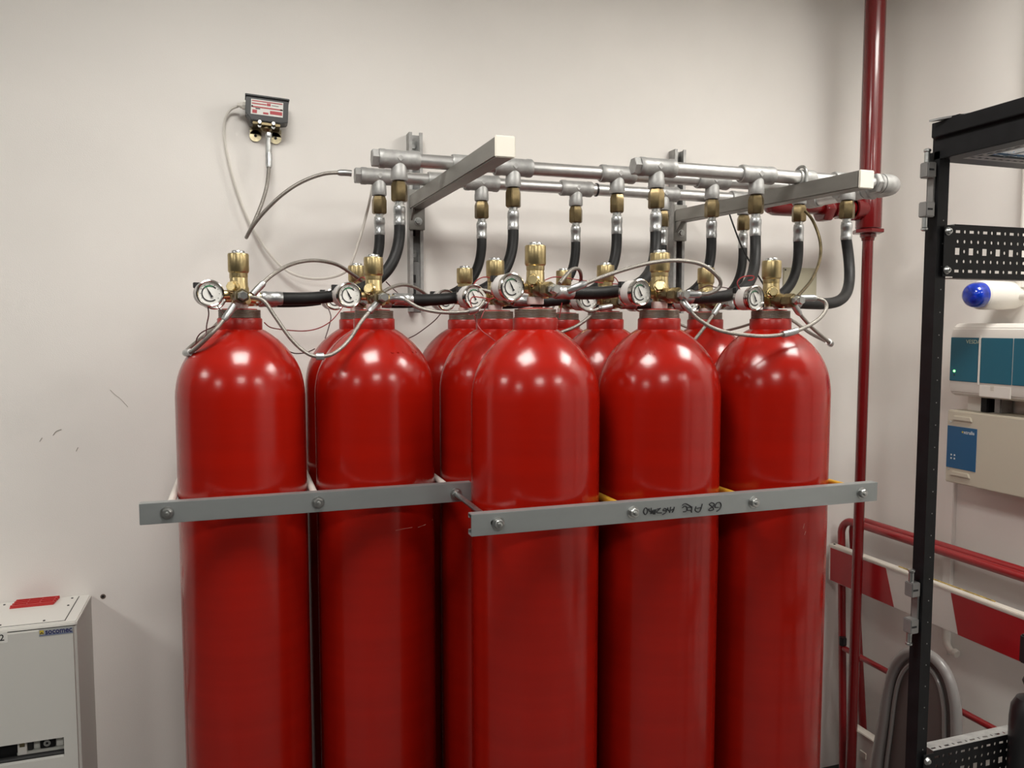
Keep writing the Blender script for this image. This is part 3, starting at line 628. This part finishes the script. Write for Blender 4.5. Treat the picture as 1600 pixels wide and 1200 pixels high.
for (x0, x1, y0, z0, z1, m) in ((-.060, -.044, .020, .640, .668, 'cabinet_top'), (-.094, -.061, .014, .642, .672, 'black_metal'), (-.110, -.095, .022, .640, .672, 'cam_clear'), (-.122, -.111, .018, .638, .672, 'black_plastic'), (-.143, -.123, .012, .634, .675, 'cabinet_top'), (-.20, -.145, .02, .628, .675, 'black_metal'), (-.145, -.040, .014, .632, .640, 'cam_clear'), (wx0, wx1, .004, .6255, .630, 'gasket')):
    MB().bb(x0, x1, y0, .034, z0, z1).build('switch_module', m, w0, bevel=.0012)
MB().lathe([(.003, 0), (.008, 0), (.008, .003), (.003, .003)], fr((-.078, .0135, .655), (0, -1, 0)), 16).build('terminal_screw', 'zinc', w0)
MB().bb(-.138, -.127, .010, .013, .655, .668).build('toggle', 'bronze', w0)
st = MB().bb(-.080, -.005, -.0126, -.0119, .938, .956).build('logo_sticker', 'sticker_silver', door)
MW = lambda x, y, z: Matrix(((1, 0, 0, x), (0, 0, -1, y), (0, 1, 0, z), (0, 0, 0, 1)))      # text facing the room (-Y)
text('logo_lettering', 'socomec', .0190, MW(-.0665, -.0128, .9485), 'logo_blue', st, bold=.0005, sx=.86)
MB().bb(-.079, -.006, -.0128, -.0125, .9395, .9425).build('logo_strip', 'logo_strip', st)
MB().add([(-.079, -.0128, .944), (-.074, -.0128, .9495), (-.069, -.0128, .944), (-.0715, -.0128, .944), (-.074, -.0128, .9465), (-.0765, -.0128, .944)], [(0, 1, 4, 5), (1, 2, 3, 4)]).build('logo_mark', 'ink', st)
MB().bb(-.0785, -.0695, -.0127, -.0125, .9435, .9535).build('logo_patch', 'logo_gold', st)
s2 = MB().bb(-.185, -.147, -.0126, -.0119, .9325, .959).build('number_sticker', 'sticker_white', door)
text('number', '2', .022, MW(-.1645, -.0128, .9455), 'ink', s2, bold=.0002)
# red plate on top
t = tag(empty('red_vent_grille', (-.58, 2.335, cz-.0005)), 'red plastic grille lying on top of the grey cabinet', 'grille')
MB().prism([(0, 0), (.100, 0), (.106, .050), (.004, .050)], .0035).build('back_plate', 'red_plastic', t)
for k in range(4):
    y = k*.0148; MB().box((.052+y*.08, y+.003, .005), (.102, .005, .006)).build('slat', 'red_plastic', t, bevel=.0008)
for k in range(4):
    x = .006+k*.031; MB().box((x, .025, .0046), (.004, .048, .005)).build('rib', 'red_plastic', t, bevel=.0008)

# ================================================================== right wall equipment
t = tag(empty('smoke_detector_unit', (XW, 1.93, 1.48)), 'white aspirating detector unit with teal panels on right wall', 'detector')
# local: x to the room is negative
b = MB().prism([(0, 0), (-.085, .0), (-.105, .010), (-.110, .030), (-.110, .185), (-.104, .212), (-.085, .2265), (0, .2265)], .36, Matrix(((1, 0, 0, 0), (0, 0, -1, 0), (0, 1, 0, 0), (0, 0, 0, 1))))
b.build('housing', 'detector_white', t, bevel=.004)
for (y0, y1, nm) in ((-.004, -.104, 'display_panel'), (-.112, -.216, 'blank_panel'), (-.219, -.345, 'blank_panel')):
    MB().bb(-.1125, -.108, y0, y1, .047, .183).build(nm, 'teal', t, bevel=.0012)
MB().box((-.1115, -.108, .115), (.004, .006, .150)).build('divider', 'detector_white', t, bevel=.001)
MB().bb(-.1118, -.108, -.112, -.216, .006, .040).build('lower_flap', 'detector_white', t, bevel=.001)
for k in range(9): MB().box((-.112, -.160+.004*(k % 3), .028+.005*(k//3)), (.001, .002, .003)).build('vent_hole', 'panel_beige', t)
MB().cyl(.0035, .002, fr((-.1125, -.022, .078), (-1, 0, 0)), 12).build('green_led', 'led_green', t)
MB().cyl(.0025, .001, fr((-.1125, -.022, .066), (-1, 0, 0)), 12).build('dark_led', 'ink', t)
ME = lambda x, y, z: Matrix(((0, 0, -1, x), (-1, 0, 0, y), (0, 1, 0, z), (0, 0, 0, 1)))      # text facing -X
text('unit_lettering', 'VESDA', .017, ME(-.1128, -.060, .170), 'text_pale', t)
t = tag(empty('control_panel_box', (XW, 1.93, 1.205)), 'beige metal box with blue corner label below detector unit', 'control box')
MB().bb(-.110, 0, 0, -.50, 0, .229).build('case', 'panel_beige', t, bevel=.003)
lp = MB().bb(-.1115, -.1095, -.004, -.110, .048, .180).build('label_panel', 'panel_blue', t)
text('panel_lettering', 'xtralis', .0155, ME(-.1118, -.064, .165), 'text_white', lp)
MB().cyl(.003, .0004, fr((-.1116, -.060, .165), (-1, 0, 0)), 12).build('logo_dot', 'logo_gold', lp)
for k in range(4): MB().box((-.1116, -.022-.012*(k % 2), .078+.011*(k//2)), (.0006, .005, .005)).build('icon', 'text_white', lp)
for z in (.205, .030):
    MB().prism([(-.020, -.003), (-.095, -.003), (-.088, .012), (-.028, .012)], .006, Matrix(((0, 0, -1, -.1095), (1, 0, 0, 0), (0, 1, 0, z-.003), (0, 0, 0, 1)))).build('louvre', 'panel_beige', t, bevel=.002)
for z in (.192, .042): MB().lathe([(0, .0012), (.003, .0012), (.0036, 0)], fr((-.110, -.013, z), (-1, 0, 0)), 12).build('screw', 'zinc', t)
t = tag(empty('cable_trunking', (XW, 1.91, 1.432)), 'short trunking and dark pipe between detector unit and beige box', 'trunking')
MB().bb(-.05, 0, .0, -.055, 0, .052).build('cover', 'detector_white', t, bevel=.001)
MB().bb(-.07, -.01, -.062, -.088, 0, .052).build('dark_pipe', 'black_metal', t, bevel=.003)
MB().bb(-.06, -.01, -.100, -.125, 0, .052).build('grey_pipe', 'hinge_zinc', t, bevel=.004)
# beacon
t = tag(empty('strobe_beacon', (XW, 1.80, 1.79)), 'blue strobe beacon on white base, right wall', 'beacon')
A = fr((0, 0, 0), (-1, 0, 0))
MB().lathe([(0, 0), (.036, 0), (.040, .012), (.0425, .05), (.0435, .132), (.0425, .144), (.0385, .148), (0, .148)], A, 40).build('base', 'white_plastic', t)
MB().lathe([(.0385, .146), (.0385, .152), (.0375, .164), (.0340, .177), (.027, .186), (.015, .191), (0, .192)], A, 40).build('blue_lens', 'blue_lens', t)
MB().cyl(.013, .03, fr((-.028, -.035, -.002), (0, -1, 0)), 20).cyl(.0105, .045, fr((-.028, -.035, -.002), (0, -1, 0)), 20).build('cable_gland', 'white_plastic', t)
MB().cyl(.006, .06, fr((-.028, -.07, -.002), (.2, -1, .02)), 14).build('red_cable', 'wire_red', t)
t = tag(empty('wall_conduit', (XW-.014, 1.772, 0)), 'white vertical conduit on right wall above the beacon', 'conduit')
MB().cyl(.0125, CEIL-1.83, T(0, 0, 1.83), 20).build('pipe', 'white_plastic', t)
MB().cyl(.017, .05, T(0, 0, 1.812), 20, .002).build('socket', 'white_plastic', t)
t = tag(empty('vertical_trunking', (XW, 1.995, .60)), 'slim vertical trunking on right wall under the beige box', 'trunking')
MB().bb(-.016, 0, -.016, .016, 0, .64).build('cover', 'wall_paint', t, bevel=.002)
t = tag(empty('white_wall_pipe', (XW-.02, 1.985, .64)), 'short white pipe with hooked end on right wall behind the barrier', 'pipe')
MB().tube(smooth_path([(0, 0, .12), (0, 0, .04), (0, -.004, .01), (-.002, -.022, -.012), (-.002, -.04, -.016)]), .011, 14).build('tube', 'white_plastic', t)
MB().cyl(.014, .016, fr((-.002, -.036, -.015), (0, -1, -.2)), 16, .002).build('end_ring', 'white_plastic', t)

# ================================================================== folding road barrier
t = tag(empty('folding_barrier', (2.08, 2.3, 0)), 'red tube folding barrier with red and white boards leaning along the right wall', 'barrier')
def P3(x, y, z): return (x-2.08, y-2.3, z)
def hoop(x0, x1, y0, y1, zt, zb, r, rad=.05):
    # frame tube: foot -> up -> round -> along the wall -> round -> foot ; x leans from x0 at the top to x1 at the foot
    fx = lambda z: x1+(x0-x1)*(z-zb)/(zt-zb)
    pts = [(fx(zb), y0-.09, zb), (fx(zb+.3), y0-.062, zb+.3), (fx(zt-rad), y0, zt-rad)]
    for k in range(1, 7):
        a = R(90)*k/6; z = zt-rad+rad*math.sin(a); pts.append((fx(z), y0-rad+rad*math.cos(a), z))
    for k in range(1, 7):
        a = R(90)*(1-k/6); z = zt-rad+rad*math.sin(a); pts.append((fx(z), y1+rad-rad*math.cos(a), z))
    pts.append((fx(zb), y1+.02, zb))
    return MB().tube([P3(*p) for p in pts], r, 14)
hoop(2.10, 2.06, 2.355, 1.15, .985, .01, .0135).build('front_frame', 'red_tube', t)
hoop(2.135, 2.15, 2.340, 1.18, .990, .01, .0135).build('rear_frame', 'red_tube', t)
bd = MB().bb(-.025, 0, 2.368-2.3, 1.14-2.3, .757, .884).build('upper_board', 'board_white', t, bevel=.002)
MB().bb(-.027, .004, 2.370-2.3, 1.138-2.3, .882, .892).build('board_rim', 'board_edge', bd, bevel=.002)
for (ya, yb, yc, yd) in ((2.360, 2.357, 2.093, 2.052), (1.832, 1.800, 1.50, 1.46)):
    MB().add([P3(2.0543, ya, .880), P3(2.0543, yc, .880), P3(2.0543, yd, .759), P3(2.0543, yb, .759), P3(2.056, ya, .880), P3(2.056, yc, .880), P3(2.056, yd, .759), P3(2.056, yb, .759)],
             [(0, 1, 2, 3), (7, 6, 5, 4), (0, 4, 5, 1), (1, 5, 6, 2), (2, 6, 7, 3), (3, 7, 4, 0)]).build('red_stripe', 'board_red', bd)
MB().tube([P3(2.078, 2.06-.12*k, .8925) for k in range(4)], .003, 6).build('dirt_residue', 'yellow_stain', bd)
MB().cyl(.004, .002, T(-.012, 2.355-2.3, .892), 10).build('bolt', 'ink', bd)
MB().tube([P3(2.072, 2.295, .52), P3(2.065, 1.15, .52)], .010, 12).build('lower_rail', 'red_tube', t)
lb_ = MB().bb(-.030, -.004, 2.235-2.3, 1.2-2.3, .105, .258).build('lower_board', 'board_white', t, bevel=.002)
MB().bb(-.032, .004, 2.237-2.3, 1.19-2.3, .256, .264).build('board_rim', 'board_edge', lb_, bevel=.002)
MB().box((-.0315, 2.16-2.3, .19), (.004, .028, .022)).build('bolt_plate', 'board_edge', lb_, bevel=.001)
MB().hex(.014, .03, fr(P3(2.07, 2.30, .53), (0, 0, 1))).build('hinge_stop', 'black_plastic', t)

# ================================================================== grey hand truck
t = tag(empty('hand_truck', (1.88, 1.80, 0)), 'grey moulded hoop of a hand truck behind the rack post', 'hand truck')
HX = 1.88
trace = [(1366, 1300), (1371, 1200), (1381, 1130), (1388, 1080), (1396, 1048), (1408, 1028), (1425, 1018), (1446, 1020), (1466, 1034), (1481, 1056), (1490, 1085), (1494, 1120), (1494, 1200), (1490, 1300)]
pts = [at(x, y, X=HX)-Vector((HX, 1.80, 0)) for x, y in trace]
pts = [Vector((-.02, pts[0].y+.02, .012))]+pts+[Vector((-.02, pts[-1].y-.01, .012))]
S = smooth_path(pts, 5)
rs = [.0155+.010*max(0, min(1, (len(S)*.28-k)/(len(S)*.28))) for k in range(len(S))]
MB().tube(S, rs, 16).build('hoop_tube', 'truck_grey', t)
inner = [Vector((0, p.y*.0+p.y, p.z)) for p in S[6:-6:2]]
n = len(inner); pv = [(.004, p.y, p.z) for p in inner]+[(.012, p.y, p.z) for p in inner]
MB().add(pv, [tuple(range(n)), tuple(range(2*n-1, n-1, -1))]+[(k, k+1, n+k+1, n+k) for k in range(n-1)]).build('back_panel', 'truck_panel', t)
cen = sum(inner, Vector())/n
MB().tube([Vector((-.004, cen.y+(p.y-cen.y)*.74, .25+(p.z-.25)*.93)) for p in S[4:-4]], .006, 10).build('inner_rib', 'truck_grey', t)
MB().bb(-.16, .02, pts[-1].y-.02, pts[0].y+.02, .0, .012).build('toe_plate', 'truck_grey', t, bevel=.003)

# ================================================================== black open rack
t = tag(empty('equipment_rack', (1.093, 1.03, 0)), 'black open-frame equipment rack at the right edge', 'rack')
def post(x, y, sx, sy):
    b = MB().prism([(0, 0), (sx*.022, 0), (sx*.022, sy*.004), (sx*.005, sy*.004), (sx*.005, sy*.012), (sx*.016, sy*.012), (sx*.016, sy*.024), (0, sy*.024)], 1.985, T(x, y, .0))
    return b.build('post', 'black_metal', t)
post(0, 0, 1, 1); post(.52, 0, -1, 1); post(0, -.85, 1, -1); post(.52, -.85, -1, -1)
for k in range(36):
    MB().cyl(.0011, .0005, fr((.013, 0, .55+.0378*k), (0, -1, 0)), 8).build('mounting_hole', 'hinge_zinc', t)
tb = MB().prism([(-.003, 1.972), (.030, 1.972), (.030, 1.980), (.006, 1.980), (.006, 1.998), (.001, 2.000), (.001, 2.010), (-.007, 2.012), (-.007, 2.026), (.035, 2.026), (.035, 2.031), (-.010, 2.031), (-.010, 2.008), (-.002, 2.005), (-.003, 1.998)], .93, Matrix(((1, 0, 0, .003), (0, 0, -1, .012), (0, 1, 0, 0), (0, 0, 0, 1))))
tb.build('top_beam', 'black_metal', t, bevel=.0008)
MB().prism([(.0, 1.972), (-.030, 1.972), (-.030, 1.976), (-.004, 1.976), (-.004, 2.031), (.018, 2.031), (.018, 1.972)], .47, Matrix(((0, 0, 1, .052), (1, 0, 0, .047), (0, 1, 0, .012), (0, 0, 0, 1)))).build('top_beam', 'black_metal', t, bevel=.0008)
MB().prism([(-.003, 1.972), (.030, 1.972), (.030, 1.980), (.006, 1.980), (.006, 2.031), (-.003, 2.031)], .93, Matrix(((-1, 0, 0, .52), (0, 0, -1, .03), (0, 1, 0, 0), (0, 0, 0, 1)))).build('top_beam', 'black_metal', t)
def cell(b, xa, xb, za, zb, kind, M):
    cx, cz_ = (xa+xb)/2, (za+zb)/2
    if kind is None: b.add([(xa, 0, za), (xb, 0, za), (xb, 0, zb), (xa, 0, zb)], [(0, 1, 2, 3)], M); return
    hw_, hh, n = kind
    O = [(xb, cz_), (xb, zb), (cx, zb), (xa, zb), (xa, cz_), (xa, za), (cx, za), (xb, za)]
    if n == 'r': H = [(cx+hw_*math.cos(R(45*k)), cz_+hh*math.sin(R(45*k))) for k in range(8)]
    else: H = [(cx+hw_, cz_), (cx+hw_, cz_+hh), (cx, cz_+hh), (cx-hw_, cz_+hh), (cx-hw_, cz_), (cx-hw_, cz_-hh), (cx, cz_-hh), (cx+hw_, cz_-hh)]
    vs = [(x, 0, z) for x, z in O+H]
    b.add(vs, [(k, (k+1) % 8, 8+(k+1) % 8, 8+k) for k in range(8)], M)
def lacing_panel(zc):
    b = MB(); x0 = .034; nc = 15
    rows = [(.0325, 's'), (.0163, 'c'), (0, 'q'), (-.0163, 'c'), (-.0325, 's')]
    zs = [.0444, .0244, .0082, -.0082, -.0244, -.0444]
    for j, (zr, kd) in enumerate(rows):
        zb, za = zs[j], zs[j+1]; zm = zr
        for k in range(nc*2):
            xa = x0+k*.015; xb = xa+.015; big = k % 2 == 0
            kind = (.0026, .0031, 'r')
            if kd == 's' and big: kind = (.0052, .0023, 'q')
            if kd == 'q' and big: kind = (.0053, .0057, 'q')
            if abs((za+zb)/2-zm) > .0005:
                # trim the cell so the hole sits on its row line
                h = min(zb-zm, zm-za); cell(b, xa, xb, zm-h, zm+h, kind, I4)
                if zb > zm+h+1e-6: cell(b, xa, xb, zm+h, zb, None, I4)
                if za < zm-h-1e-6: cell(b, xa, xb, za, zm-h, None, I4)
            else: cell(b, xa, xb, za, zb, kind, I4)
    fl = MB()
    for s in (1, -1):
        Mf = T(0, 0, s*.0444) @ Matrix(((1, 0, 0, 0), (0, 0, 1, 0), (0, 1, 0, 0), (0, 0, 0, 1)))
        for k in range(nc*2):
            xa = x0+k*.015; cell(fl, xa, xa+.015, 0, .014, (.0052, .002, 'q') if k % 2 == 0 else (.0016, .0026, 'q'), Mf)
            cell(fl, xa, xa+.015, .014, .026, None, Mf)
    b.add([(.010, -.002, -.042), (.034, -.002, -.042), (.034, -.002, .042), (.010, -.002, .042)], [(0, 1, 2, 3)])
    b.add([(.034, -.002, -.0444), (.034, 0, -.0444), (.034, 0, .0444), (.034, -.002, .0444)], [(0, 1, 2, 3)])
    o_ = b.build('lacing_panel', 'black_metal', t, loc=(0, -.003, zc), smooth=False, weld=True)
    f_ = fl.build('sheen_flange', 'galv', o_, smooth=False, weld=True)  # pale metal colour stands in for light reflected off the black flange
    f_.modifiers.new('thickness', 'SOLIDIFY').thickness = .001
    md = o_.modifiers.new('thickness', 'SOLIDIFY'); md.thickness = .0012; md.offset = 1
    for z in (.0318, -.0318):
        MB().cyl(.0068, .003, fr((.016, -.0035, z), (0, -1, 0)), 20, .001).lathe([(.0055, 0), (.0045, .003), (.002, .004), (.002, .002), (0, .002)], fr((.016, -.0065, z), (0, -1, 0)), 16).build('bolt', 'zinc', o_, loc=(0, 0, 0))
    return o_
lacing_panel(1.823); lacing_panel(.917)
# perforated strips under the top frame
st_ = MB()
for k in range(30):
    cell(st_, .03+k*.016, .03+(k+1)*.016, 0, .026, (.0055, .003, 'q'), Matrix(((1, 0, 0, 0), (0, 0, 1, .0), (0, 1, 0, 0), (0, 0, 0, 1))) @ T(0, 1.984, 0))
o_ = st_.build('perforated_strip', 'hinge_zinc', t, smooth=False, weld=True); o_.modifiers.new('thickness', 'SOLIDIFY').thickness = .001
st_ = MB()
for k in range(50):
    ya = -.03-k*.016; xa, xb = .032, .056; ym = ya-.008
    O = [(xb, ym), (xb, ya), (.044, ya), (xa, ya), (xa, ym), (xa, ya-.016), (.044, ya-.016), (xb, ya-.016)]
    H = [(.047, ym), (.047, ym+.0055), (.044, ym+.0055), (.041, ym+.0055), (.041, ym), (.041, ym-.0055), (.044, ym-.0055), (.047, ym-.0055)]
    st_.add([(x, y, 1.974) for x, y in O+H], [(j, (j+1) % 8, 8+(j+1) % 8, 8+j) for j in range(8)])
o_ = st_.build('perforated_strip', 'hinge_zinc', t, smooth=False, weld=True); o_.modifiers.new('thickness', 'SOLIDIFY').thickness = .001
def hinge(z, up):
    h = MB().box((-.011, .012, z), (.018, .018, .025)).build('hinge_block', 'hinge_zinc', t, bevel=.0015)
    s = 1 if up else -1
    MB().cyl(.0045, .016, T(-.014, .012, z+(.013 if up else -.029)), 14).build('hinge_pin', 'zinc', h)
    MB().lathe([(.0035, 0), (.0058, .0015), (.0058, .0045), (.0035, .006), (0, .006)], T(-.014, .012, z+(.029 if up else -.035)), 14).build('pin_knob', 'zinc', h)
    MB().box((-.013, .0028, z), (.010, .0012, .003)).build('slot', 'ink', h)
for z0, z1 in ((1.955, 1.891), (1.250, 1.186)):
    hinge(z0, True); hinge(z1, False)
    MB().bb(-.005, -.001, .006, .018, z1-.005, z0+.005).build('hinge_strap', 'hinge_zinc', t)
# loose items on the rack
t = tag(empty('corner_bracket_plate', (1.085, 1.035, 2.031)), 'bent grey metal plate lying on the rack top corner', 'bracket')
MB().add([(-.012, 0, .000), (.030, -.012, .004), (.062, -.030, .006), (.062, -.060, .006), (.025, -.045, .004), (-.005, -.02, .0005), (-.012, 0, .003), (.030, -.012, .007), (.062, -.030, .009), (.062, -.060, .009), (.025, -.045, .007), (-.005, -.02, .0035)],
         [(0, 1, 4, 5), (1, 2, 3, 4), (11, 10, 7, 6), (10, 9, 8, 7), (0, 6, 7, 1), (1, 7, 8, 2), (2, 8, 9, 3), (3, 9, 10, 4), (4, 10, 11, 5), (5, 11, 6, 0)]).build('plate', 'hinge_zinc', t)
MB().box((.030, -.028, .002), (.050, .030, .004)).build('spacer', 'black_metal', t)
t = tag(empty('wrapped_pack', (1.245, 1.015, 1.9865)), 'blue and white shrink-wrapped pack resting on the rack top', 'pack')
MB().box((.005, -.02, .035), (.20, .085, .066)).build('wrap', 'pack_white', t, bevel=.014)
MB().box((.005, -.02, .018), (.202, .088, .035)).build('blue_band', 'pack_blue', t, bevel=.006)
for x in (-.05, -.005, .05): MB().box((x, -.02, .0325), (.010, .0895, .0655)).build('white_print', 'pack_white', t, bevel=.004)
b0 = at(1592, 1100, Y=1.0)
t = tag(empty('black_power_unit', (b0.x+.028, 1.0, .70)), 'black rounded device hanging inside the rack at the frame edge', 'device')
MB().lathe([(0, 0), (.028, 0), (.032, .01), (.032, .30), (.030, .322), (.022, .338), (.010, .344), (0, .344)], n=28).build('body', 'black_plastic', t)
MB().cyl(.009, .03, T(0, 0, .34), 16).lathe([(0, -.014), (.010, -.010), (.014, 0), (.010, .010), (0, .014)], T(-.006, -.004, .372), 20).build('swivel', 'black_plastic', t)
hd_ = MB().box((.014, .004, .425), (.05, .03, .052)).build('head', 'black_plastic', t, bevel=.003)
MB().box((-.004, -.0115, .43), (.004, .001, .03)).build('label_print', 'text_white', hd_)
